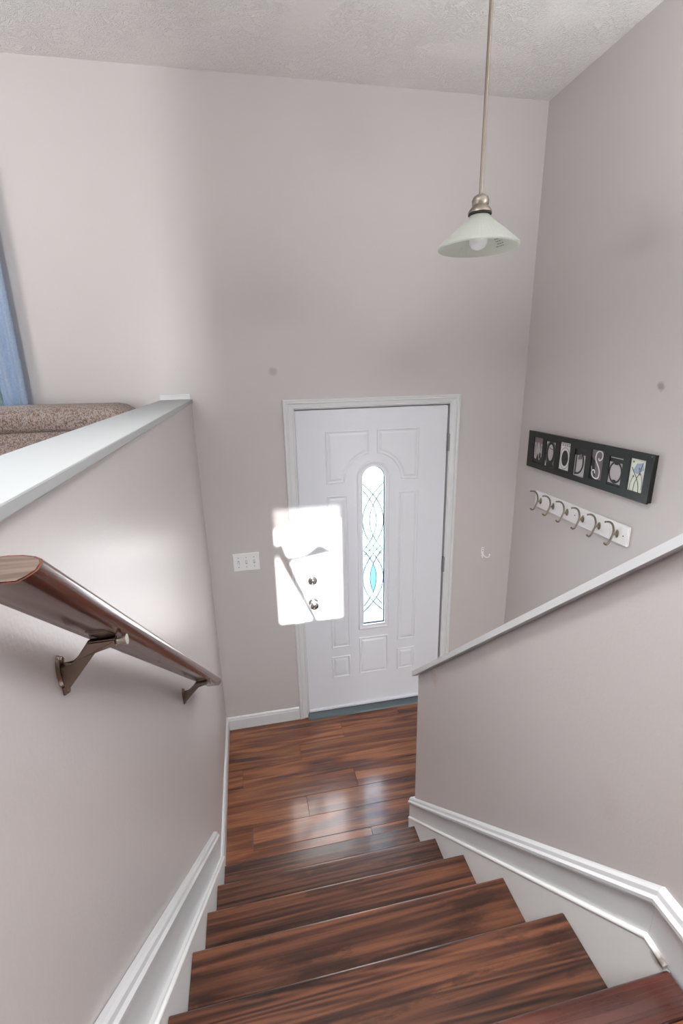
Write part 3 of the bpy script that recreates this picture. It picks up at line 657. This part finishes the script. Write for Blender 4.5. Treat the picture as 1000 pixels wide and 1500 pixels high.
for idx, (u, (a, b)) in enumerate(zip(us, zs)):
    LV[0] = 0.0203; h = b - a; c = u + W_ / 2; m_ = (a + b) / 2
    X = lambda f: u + f * W_
    Z = lambda f: a + f * h
    if idx == 0:      # rooftops or fingers making a W, mauve sky
        p = printed(u, a, b, 'ph_mauve')
        motif(p, [(X(0), Z(0)), (X(1), Z(0)), (X(1), Z(0.30)), (X(0), Z(0.34))], 'ph_dark')
        motif(p, [(X(0.10), Z(0.18)), (X(0.30), Z(0.12)), (X(0.48), Z(0.42)), (X(0.66), Z(0.10)), (X(0.95), Z(0.30)), (X(0.98), Z(0.74)), (X(0.80), Z(0.78)), (X(0.72), Z(0.50)), (X(0.58), Z(0.80)), (X(0.40), Z(0.80)), (X(0.32), Z(0.46)), (X(0.22), Z(0.80)), (X(0.06), Z(0.78))], 'ph_light')
        stroke(p, [(X(0.12), Z(0.70)), (X(0.3), Z(0.25)), (X(0.46), Z(0.62)), (X(0.64), Z(0.22)), (X(0.86), Z(0.70))], 0.0028, 'ph_mid')
        motif(p, oval(X(0.75), Z(0.30), 0.009, 0.018, 14), 'ph_dark')
    elif idx == 1:    # dark oval ring, O
        p = printed(u, a, b, 'ph_mid')
        motif(p, [(X(0), Z(0.86)), (X(0), Z(1)), (X(0.3), Z(1))], 'ph_light'); motif(p, [(X(0.75), Z(1)), (X(1), Z(1)), (X(1), Z(0.84))], 'ph_light')
        motif(p, oval(c, Z(0.55), 0.036, 0.064, 28), 'ph_dark', [oval(c, Z(0.57), 0.023, 0.047, 28)[::-1]])
        motif(p, oval(c, Z(0.58), 0.0225, 0.045, 24), 'ph_light'); stroke(p, [(X(0.28), Z(0.76)), (X(0.75), Z(0.70))], 0.0016, 'ph_dark')
        motif(p, [(X(0.06), Z(0)), (X(0.94), Z(0)), (X(0.72), Z(0.2)), (X(0.28), Z(0.2))], 'ph_dark')
        motif(p, [(X(0.0), Z(0.02)), (X(0.14), Z(0.02)), (X(0.02), Z(0.24))], 'ph_white')
    elif idx == 2:    # white ornamental plate with black oval, O
        p = printed(u, a, b, 'ph_white')
        motif(p, oval(c, Z(0.43), 0.039, 0.058, 30), 'ph_mid', [oval(c, Z(0.43), 0.037, 0.0555, 30)[::-1]])
        motif(p, oval(c, Z(0.43), 0.026, 0.042, 30), 'ph_dark')
        for k2 in range(4):
            s_ = X(0.14 + 0.22 * k2); stroke(p, b2((s_, Z(0.88)), (s_ + 0.012, Z(0.97)), (s_ + 0.014, Z(0.84)), (s_ + 0.004, Z(0.88)), 8), 0.0012, 'ph_mid')
        stroke(p, [(X(0.05), Z(0.955)), (X(0.95), Z(0.955))], 0.0012, 'ph_mid')
    elif idx == 3:    # D
        p = printed(u, a, b, 'ph_light')
        motif(p, [(X(0), Z(0.76)), (X(1), Z(0.80)), (X(1), Z(1)), (X(0), Z(1))], 'ph_dark')
        stroke(p, [(X(0.14), Z(0.04)), (X(0.14), Z(0.92))], 0.0045, 'ph_dark')
        stroke(p, b2((X(0.16), Z(0.10)), (X(0.86), Z(0.04)), (X(1.02), Z(0.72)), (X(0.42), Z(0.96)), 16), 0.0050, 'ph_dark')
        motif(p, [(X(0.30), Z(0.60)), (X(0.66), Z(0.66)), (X(0.6), Z(0.84)), (X(0.36), Z(0.78))], 'ph_mid')
    elif idx == 4:    # scrolled S in pale iron
        p = printed(u, a, b, 'ph_mid')
        motif(p, [(X(0), Z(0.0)), (X(0.45), Z(0)), (X(0.3), Z(0.62)), (X(0), Z(0.75))], 'ph_dark')
        pts = b2((X(0.60), Z(0.74)), (X(0.48), Z(0.60)), (X(0.98), Z(0.66)), (X(0.86), Z(0.90)), 8) + b2((X(0.86), Z(0.90)), (X(0.76), Z(1.02)), (X(0.30), Z(1.02)), (X(0.34), Z(0.72)), 8)[1:] + \
            b2((X(0.34), Z(0.72)), (X(0.40), Z(0.52)), (X(0.90), Z(0.42)), (X(0.74), Z(0.10)), 10)[1:] + b2((X(0.74), Z(0.10)), (X(0.62), Z(-0.02)), (X(0.18), Z(0.02)), (X(0.14), Z(0.22)), 8)[1:] + b2((X(0.14), Z(0.22)), (X(0.2), Z(0.36)), (X(0.44), Z(0.32)), (X(0.38), Z(0.2)), 6)[1:]
        stroke(p, pts, 0.0034, 'ph_white'); stroke(p, b2((X(0.08), Z(0.42)), (X(0.10), Z(0.3)), (X(0.2), Z(0.2)), (X(0.3), Z(0.1)), 6), 0.0022, 'ph_light')
    elif idx == 5:    # window ring, O
        p = printed(u, a, b, 'ph_light')
        motif(p, [(X(0), Z(0.80)), (X(1), Z(0.80)), (X(1), Z(1)), (X(0), Z(1))], 'ph_dark')
        stroke(p, [(X(0.04), Z(0.955)), (X(0.96), Z(0.955))], 0.0014, 'ph_white')
        motif(p, oval(c, Z(0.46), 0.0405, 0.052, 30), 'ph_dark', [oval(c, Z(0.46), 0.033, 0.042, 30)[::-1]])
        motif(p, rect(X(0.38), X(0.62), Z(0.72), Z(0.79)), 'ph_dark'); motif(p, rect(X(0.38), X(0.62), Z(0.10), Z(0.20)), 'ph_dark')
        motif(p, rect(X(0), X(1), Z(0), Z(0.07)), 'ph_dark')
    else:             # crossing stems on pale green
        p = printed(u, a, b, 'ph_cream')
        motif(p, [(X(0.2), Z(0.62)), (X(0.5), Z(0.54)), (X(0.9), Z(0.70)), (X(0.8), Z(0.90)), (X(0.4), Z(0.86))], 'ph_blue')
        stroke(p, b2((X(0.12), Z(0.72)), (X(0.3), Z(0.52)), (X(0.7), Z(0.4)), (X(0.72), Z(0.0)), 12), 0.0016, 'ph_dark')
        stroke(p, b2((X(0.78), Z(0.92)), (X(0.72), Z(0.52)), (X(0.36), Z(0.4)), (X(0.38), Z(0.0)), 12), 0.0013, 'ph_dark')
        stroke(p, b2((X(0.62), Z(0.66)), (X(0.9), Z(0.5)), (X(0.92), Z(0.3)), (X(0.9), Z(0.1)), 10), 0.0012, 'ph_mid')
        stroke(p, b2((X(0.30), Z(0.46)), (X(0.14), Z(0.3)), (X(0.10), Z(0.2)), (X(0.14), Z(0.0)), 10), 0.0012, 'ph_mid')
        for fx, fz in ((0.62, 0.72), (0.70, 0.56), (0.30, 0.46), (0.2, 0.90)): motif(p, oval(X(fx), Z(fz), 0.004, 0.005, 10), 'ph_mid')
# top-corner nick and wire nail
bm = nb(); sphere(bm, mpr(1.018, 1.883, 0.0262), 0.0028, 8); mk('screw_head', bm, 'steel', fr)

# ------------------------------------------------------------------ coat hook rail
rl = thing('coat_rack', (XR, -0.59, 1.453), 'white wooden board with six curved metal coat hooks on the right wall', 'coat rack')
bm = nb(); prism(bm, [(-0.236, 1.453), (-0.236, 1.547), (-0.949, 1.547), (-0.949, 1.453)], 'x', XR - 0.016, XR - 0.0005, 0.003); mk('board', bm, 'enamel', rl)
for yy in (-0.590, -0.922):
    bm = nb(); lathe(bm, [(0.0001, -0.0166), (0.0032, -0.0166), (0.0034, -0.0155)], (XR, yy, 1.498), 'x', 10); mk('screw', bm, 'rubber', rl)
for u in (0.294, 0.411, 0.530, 0.653, 0.769, 0.886):
    bm = nb(); xf = XR - 0.0162
    ov = oval(u, 1.498, 0.0105, 0.020, 20); relief(bm, ov, [(0, 0.0162), (0.0006, 0.0185), (0.003, 0.0205)], mpr)
    h_ = mk('hook', bm, 'pewter', rl, smooth=True)
    for zz in (1.485, 1.511):
        bm = nb(); sphere(bm, mpr(u, zz, 0.0205), 0.0028, 8); mk('screw', bm, 'steel', h_)
    bm = nb()
    stem = [mpr(u, 1.498, 0.019), mpr(u, 1.497, 0.030), mpr(u, 1.496, 0.038)]
    upc = bez(mpr(u, 1.494, 0.038), mpr(u, 1.532, 0.034), mpr(u, 1.566, 0.050), mpr(u, 1.562, 0.088), 14)
    tube(bm, stem, [0.0065, 0.0055, 0.0050], 10); tube(bm, upc, [0.0058] + [0.0047] * 12 + [0.0042, 0.0042], 10); sphere(bm, upc[-1], 0.0052, 10)
    mk('prong', bm, 'pewter', h_, smooth=True)
    bm = nb(); lo_ = bez(mpr(u, 1.498, 0.036), mpr(u, 1.482, 0.048), mpr(u, 1.428, 0.054), mpr(u, 1.456, 0.078), 12)
    tube(bm, lo_, [0.0058] + [0.0047] * 12, 10); sphere(bm, lo_[-1], 0.0052, 10); mk('prong', bm, 'pewter', h_, smooth=True)

# ------------------------------------------------------------------ pendant lamp
PX_, PY_ = 0.5275, -1.05
pn = thing('pendant_lamp', (PX_, PY_, ZC), 'hanging pendant lamp with ribbed frosted glass cone shade on a long nickel rod', 'lamp')
bm = nb(); lathe(bm, [(0.062, ZC - 0.0005), (0.062, ZC - 0.006), (0.052, ZC - 0.016), (0.020, ZC - 0.024), (0.010, ZC - 0.030)], (PX_, PY_, 0)); mk('canopy', bm, 'nickel', pn, smooth=True)
bm = nb(); tube(bm, [(PX_, PY_, ZC - 0.025), (PX_, PY_, 2.785)], 0.0062, 16); mk('rod', bm, 'nickel', pn, smooth=True)
bm = nb(); zc0 = 2.740
lathe(bm, [(0.007, zc0 + 0.052), (0.014, zc0 + 0.051), (0.023, zc0 + 0.045), (0.0275, zc0 + 0.035), (0.026, zc0 + 0.024), (0.024, zc0 + 0.020), (0.030, zc0 + 0.014), (0.0365, zc0 + 0.005), (0.0375, zc0 - 0.001), (0.033, zc0 - 0.003)], (PX_, PY_, 0)); mk('fitter_cap', bm, 'nickel', pn, smooth=True)
bm = nb(); lathe(bm, [(0.0370, zc0 - 0.0032), (0.0375, zc0 - 0.0055), (0.0345, zc0 - 0.0065), (0.028, zc0 - 0.0035)], (PX_, PY_, 0)); mk('fitter_ring', bm, 'rubber', pn, smooth=True)
bm = nb()
prof = [(0.031, 2.732), (0.0335, 2.729), (0.036, 2.724), (0.046, 2.716), (0.064, 2.703), (0.084, 2.689), (0.104, 2.674), (0.122, 2.660), (0.135, 2.650), (0.1405, 2.645), (0.143, 2.640), (0.1405, 2.636), (0.136, 2.639),
        (0.120, 2.6545), (0.102, 2.6685), (0.082, 2.6835), (0.062, 2.6975), (0.045, 2.710), (0.034, 2.7185), (0.031, 2.724)]
prof = [(r if r < 0.04 else 0.04 + (r - 0.04) * 0.885, z) for r, z in prof]
lathe(bm, prof + [prof[0]], (PX_, PY_, 0), n=180, rib=60, ribd=0.008); mk('lamp_shade', bm, 'shade', pn, smooth=True)
bm = nb(); lathe(bm, [(0.013, 2.735), (0.013, 2.700), (0.020, 2.692), (0.028, 2.680), (0.031, 2.665), (0.029, 2.650), (0.022, 2.639), (0.011, 2.633), (0.0001, 2.631)], (PX_, PY_, 0)); mk('bulb', bm, 'bulb', pn, smooth=True)
# faint printed notice inside the shade (unreadable small dashes)
bm = nb(); random.seed(3)
cdir = math.radians(14)
for row in range(4):
    rad = 0.082 + row * 0.0075; zz = 2.6745 - (rad / 0.9 - 0.094) * 0.74 - 0.0020
    a = cdir - 0.20 + 0.05 * row
    while a < cdir + 0.20:
        da = random.uniform(0.03, 0.09)
        q = [(rad, a), (rad, a + da), (rad + 0.0032, a + da), (rad + 0.0032, a)]
        bm.faces.new([bm.verts.new((PX_ + r * math.cos(t), PY_ + r * math.sin(t), zz - (0.0024 if i > 1 else 0))) for i, (r, t) in enumerate(q)])
        a += da + 0.025
mk('printed_notice', bm, 'ph_mid', pn)

# ------------------------------------------------------------------ handrail
hr = thing('handrail', (-0.49, -1.65, 1.0), 'dark-stained wooden handrail on two metal brackets along the left stair wall', 'handrail')
YN, YF = -2.240, -0.985
zr = lambda y: 2.112 + 0.815 * (-2.232 - y)     # upper surface of the rail
RX0, RX1, TH = -0.512, -0.448, 0.040
prof = []
for i in range(9):   # rounded upper side
    a = math.pi * i / 8; prof.append(((RX0 + RX1) / 2 + (RX1 - RX0) / 2 * math.cos(a), -0.016 + 0.016 * math.sin(a)))
prof += [(RX0 + 0.001, -0.026), (RX0 + 0.006, -0.034), (RX0 + 0.012, -0.040), (RX1 - 0.012, -0.040), (RX1 - 0.006, -0.034), (RX1 - 0.001, -0.026)]
bm = nb(); rings = []
for y in [YN + (YF - YN) * i / 12 for i in range(13)]:
    sq = 1.0
    kc = 0.89 if y == YN else 0.49   # the near end is cut closer to level
    rings.append([bm.verts.new((x, y + h * kc, zr(y) + h * (0.60 - (kc - 0.49) * 0.815))) for x, h in prof])
for A, B in zip(rings, rings[1:]):
    for k2 in range(len(prof)): bm.faces.new((A[k2], A[(k2 + 1) % len(prof)], B[(k2 + 1) % len(prof)], B[k2]))
cx_ = (RX0 + RX1) / 2
for ringv, yend, dy in ((rings[-1], YF, 0.006), (rings[0], YN, -0.0)):
    if dy:
        r2 = [bm.verts.new((cx_ + (v.co.x - cx_) * 0.86, v.co.y + dy, zr(yend) - 0.02 + (v.co.z - zr(yend) + 0.02) * 0.8 - 0.815 * dy)) for v in ringv]
        for k2 in range(len(prof)): bm.faces.new((ringv[k2], ringv[(k2 + 1) % len(prof)], r2[(k2 + 1) % len(prof)], r2[k2]))
        bm.faces.new(r2)
    else: bm.faces.new(ringv)
mk('rail', bm, 'rail', hr, smooth=True)
bm = nb(); A = [bm.verts.new((cx_ + (x - cx_) * 0.93, YN - 0.0006 + (-0.02 + (h + 0.02) * 0.9) * 0.89, 0.0006 + zr(YN) + (-0.02 + (h + 0.02) * 0.9) * 0.274)) for x, h in prof]; bm.faces.new(A); mk('end_grain', bm, 'endgrain', hr)
def bracket(yb, first):
    zb = zr(yb) - 0.04; xw = XL + 0.0008
    # wall plate (tall rounded plate), arm, saddle, screws
    zp = zb - 0.058; h0, h1 = 0.025, 0.011; yp = yb + 0.020
    bm = nb(); pl = oval(0, 0, h1, h0, 20)
    A = [bm.verts.new((xw, yp + p[0], zp + p[1])) for p in pl]; B = [bm.verts.new((xw + 0.004, yp + p[0] * 0.85, zp + p[1] * 0.92)) for p in pl]
    bm.faces.new(A); bm.faces.new(B[::-1])
    for k2 in range(20): bm.faces.new((A[k2], A[(k2 + 1) % 20], B[(k2 + 1) % 20], B[k2]))
    br = mk('bracket', bm, 'bronze', hr, smooth=True)
    bm = nb()   # tapered web arm: deep at the wall, thin under the rail
    pr = [(xw + 0.003, zp + 0.012), (xw + 0.020, zp + 0.013), (xw + 0.028, zp + 0.020), (cx_ - 0.020, zb - 0.008), (cx_ + 0.018, zb - 0.004), (cx_ + 0.018, zb - 0.015), (cx_ - 0.012, zb - 0.021), (xw + 0.010, zp - 0.024), (xw + 0.003, zp - 0.024)]
    prism(bm, pr, 'y', -0.006, 0.006, 0.002)
    for v in bm.verts: v.co.y += yp + (yb - yp) * min(1, max(0, (v.co.x - xw) / (cx_ - xw)))
    mk('arm', bm, 'bronze', br)
    bm = nb(); d = 0.815
    for s in (-0.018,):
        pts = [(cx_ + 0.004, yb - 0.030, zr(yb - 0.030) - 0.0405), (cx_ + 0.004, yb + 0.020, zr(yb + 0.020) - 0.0405)]
    tube(bm, pts, 0.012, 12, flat=(1, 0.22)); mk('saddle', bm, 'bronze', br, smooth=True)
    bm = nb(); tube(bm, [(cx_ + 0.016, yb, zb - 0.010), (cx_ + 0.024, yb, zb - 0.0095), (cx_ + 0.0245, yb, zb - 0.0095), (cx_ + 0.030, yb, zb - 0.009)], [0.004, 0.004, 0.0068, 0.0072], 12); mk('screw', bm, 'nickel', br, smooth=True)
    for dz in (0.018, -0.030):
        bm = nb(); sphere(bm, (xw + 0.005, yp, zp + dz), 0.0048, 10, (0.7, 1, 1)); mk('screw', bm, 'bronze', br, smooth=True)
    bm = nb(); tube(bm, [(xw + 0.002, yp, zp - 0.022), (xw + 0.002, yp, zp - 0.034)], 0.0065, 10, flat=(1, .5)); mk('plate_tail', bm, 'bronze', br, smooth=True)
bracket(-2.065, True); bracket(-1.29, False)

# ------------------------------------------------------------------ sofa under the living room window
sf = thing('sofa', (-1.75, -0.5, ZU), 'brown-grey tweed sofa showing its rolled back above the left half wall', 'sofa')
def cushion(name, x0, x1, y0, y1, z0, z1, r, mt='tweed'):
    bm = nb(); box(bm, x0, x1, y0, y1, z0, z1); bmesh.ops.subdivide_edges(bm, edges=bm.edges[:], cuts=1, use_grid_fill=True)
    o = mk(name, bm, mt, sf); b = o.modifiers.new('b', 'BEVEL'); b.width = r; b.segments = 5; b.limit_method = 'ANGLE'
    for p in o.data.polygons: p.use_smooth = True
    return o
bm = nb(); box(bm, -2.85, -0.76, -0.95, -0.12, ZU + 0.10, ZU + 0.32, 0.02); mk('base', bm, 'tweed', sf)
for lx in (-2.78, -0.83):
    for ly in (-0.88, -0.20):
        bm = nb(); lathe(bm, [(0.02, ZU + 0.0005), (0.028, ZU + 0.10)], (lx, ly, 0), n=16); mk('leg', bm, 'rubber', sf)
cushion('backrest', -2.72, -0.80, -0.40, -0.14, ZU + 0.30, ZU + 0.775, 0.05)
for i in range(2): cushion('seat_cushion', -2.74 + i * 0.98, -1.78 + i * 0.98, -0.95, -0.40, ZU + 0.32, ZU + 0.46, 0.04)
for i in range(2): cushion('arm', -2.86 + i * 2.0, -2.74 + i * 2.0 , -0.95, -0.14, ZU + 0.30, ZU + 0.62, 0.04)
# rolled head cushion along the top of the back, rounded at its end
bm = nb(); n = 20; rings = []
xs = [-2.78, -2.775, -2.75, -2.70] + [-2.6 + 0.2 * i for i in range(9)] + [-0.92, -0.86, -0.82, -0.79, -0.772, -0.766]
for i, x in enumerate(xs):
    e = min(abs(x + 2.78), abs(x + 0.766)); f = 1.0 if e > 0.10 else math.sqrt(max(0.02, 1 - (1 - e / 0.10) ** 2))
    ring = []
    for k2 in range(n):
        a = 2 * math.pi * k2 / n; ca, sa = math.cos(a), math.sin(a)
        q = 0.55; yy = 0.13 * math.copysign(abs(ca) ** q, ca); zz = 0.060 * math.copysign(abs(sa) ** q, sa)
        ring.append(bm.verts.new((x, -0.28 + yy * (0.5 + 0.5 * f), ZU + 0.812 - 0.03 * (1 - f) + zz * (0.25 + 0.75 * f) + 0.002 * math.sin(x * 9))))
    rings.append(ring)
for A, B in zip(rings, rings[1:]):
    for k2 in range(n): bm.faces.new((A[k2], A[(k2 + 1) % n], B[(k2 + 1) % n], B[k2]))
bm.faces.new(rings[0]); bm.faces.new(rings[-1]); mk('headrest', bm, 'tweed', sf, smooth=True)

# ------------------------------------------------------------------ living room window, curtain
wn = thing('window_1', (-2.06, 0, WZ0), kind='structure')
bm = nb()
for b in ((WX0, WX0 + 0.05, 0.02, 0.10, WZ0, WZ1), (WX1 - 0.05, WX1, 0.02, 0.10, WZ0, WZ1), (WX0 + .05, WX1 - .05, 0.02, 0.10, WZ1 - 0.05, WZ1), (WX0 + .05, WX1 - .05, 0.02, 0.10, WZ0, WZ0 + 0.05), (-2.085, -2.035, 0.03, 0.09, WZ0 + .05, WZ1 - .05)): box(bm, *b)
wf = mk('window_frame', bm, 'trim', wn)
for a, b in ((WX0 + 0.05, -2.085), (-2.035, WX1 - 0.05)):
    bm = nb(); box(bm, a, b, 0.055, 0.061, WZ0 + 0.05, WZ1 - 0.05); mk('pane', bm, 'glass', wf)
bm = nb()
for b in ((WX0 - 0.06, WX0, -0.014, -0.0003, WZ0 - 0.06, WZ1 + 0.06), (WX1, WX1 + 0.06, -0.014, -0.0003, WZ0 - 0.06, WZ1 + 0.06), (WX0, WX1, -0.014, -0.0003, WZ1, WZ1 + 0.06), (WX0, WX1, -0.014, -0.0003, WZ0 - 0.06, WZ0)): box(bm, *b)
mk('window_casing', bm, 'trim', wn)
def cloth(name, x0, x1, y, z0, z1, folds, amp, mt, label, flare=0.0):
    bm = nb(); nx = folds * 10; nz = 14; G = []
    for j in range(nz + 1):
        v = j / nz; row = []
        for i in range(nx + 1):
            u_ = i / nx; X_ = x0 + (x1 - x0) * u_ + flare * (1 - v) * u_
            row.append(bm.verts.new((X_, y + amp * (0.6 + 0.4 * (1 - v)) * math.sin(u_ * folds * 2 * math.pi + 0.3 * math.sin(v * 3)), z0 + (z1 - z0) * v)))
        G.append(row)
    for j in range(nz):
        for i in range(nx): bm.faces.new((G[j][i], G[j][i + 1], G[j + 1][i + 1], G[j + 1][i]))
    o = mk(name, bm, mt, origin=((x0 + x1) / 2, y, z0), smooth=True); s = o.modifiers.new('s', 'SOLIDIFY'); s.thickness = 0.0015
    return tag(o, label, 'curtain')
cloth('curtain', -1.408, -1.292, -0.075, ZU + 0.56, 3.34, 2, 0.014, 'curtain', 'light blue curtain panel hanging at the far left edge of the front wall', flare=-0.010)
cloth('curtain', -1.525, -1.416, -0.060, ZU + 0.56, 3.34, 2, 0.012, 'curtain2', 'narrow grey-green curtain panel behind the left side of the light blue one')
bm = nb(); tube(bm, [(-2.95, -0.070, 3.36), (-1.33, -0.070, 3.36)], 0.010, 12); sphere(bm, (-1.33, -0.070, 3.36), 0.02, 12)
for xx in (-2.90, -1.36): box(bm, xx - 0.006, xx + 0.006, -0.070, -0.0005, 3.354, 3.366)
tag(mk('curtain_rod', bm, 'nickel', origin=(-2.3, -0.07, 3.36), smooth=True), 'metal curtain rod above the living room window', 'curtain rod')

# ------------------------------------------------------------------ rear window the sun comes through, with added sun masks
w2 = thing('window_2', (0.04, YB, SZ0), kind='structure')
bm = nb(); e = 0.02
for b in ((SX0 - e, SX0, YB, YB + 0.02, SZ0 - e, SZ1 + e), (SX1, SX1 + e, YB, YB + 0.02, SZ0 - e, SZ1 + e), (SX0, SX1, YB, YB + 0.02, SZ1, SZ1 + e), (SX0, SX1, YB, YB + 0.02, SZ0 - e, SZ0)): box(bm, *b)
mk('window_frame', bm, 'trim', w2)
dz_ = 0.30 * 5.6     # sun drop between rear and front wall
bm = nb()            # unseen band, sheer and cord added to shape the sun patch on the door
prism(bm, [(SX0 + 0.03, 1.128 + dz_), (SX0 + 0.22, 1.150 + dz_), (SX1 - 0.03, 1.170 + dz_)] + [(SX1 + 0.01 - (SX1 - SX0) * i / 24, 1.190 + dz_ + (0.055 * math.exp(-((i / 24 - 0.36) / 0.15) ** 2)) - 0.02 * i / 24) for i in range(25)], 'y', YB + 0.03, YB + 0.034)
mk('sun_mask_band', bm, 'tweed', w2)
bm = nb(); prism(bm, [(SX0, 1.345 + dz_), (SX0 + 0.09, 1.375 + dz_), (SX0 + 0.16, 1.375 + dz_), (SX0 + 0.23, 1.345 + dz_), (SX0 + 0.30, 1.360 + dz_), (SX1, 1.385 + dz_), (SX1, SZ1), (SX0, SZ1)], 'y', YB + 0.03, YB + 0.0315); mk('sun_mask_sheer', bm, 'sheer', w2)
bm = nb(); tube(bm, [(SX0 + 0.01, YB + 0.05, 1.24 + dz_), (SX0 + 0.10, YB + 0.05, 1.0 + dz_), (SX0 + 0.225, YB + 0.05, 0.70 + dz_)], [0.036, 0.027, 0.020], 8); mk('sun_mask_cord', bm, 'tweed', w2)

# ------------------------------------------------------------------ outside the front door and window
bm = nb(); box(bm, -1.2, 2.2, 0.16, 3.5, -0.20, -0.08); tag(mk('porch_slab', bm, 'concrete', origin=(0.5, 1.5, -0.2)), 'pale concrete porch slab seen through the door glass', 'porch')
bm = nb(); box(bm, -25, 25, 0.16, 40, -0.30, -0.21); tag(mk('ground', bm, 'lawn', origin=(0, 20, -0.3)), kind='structure')
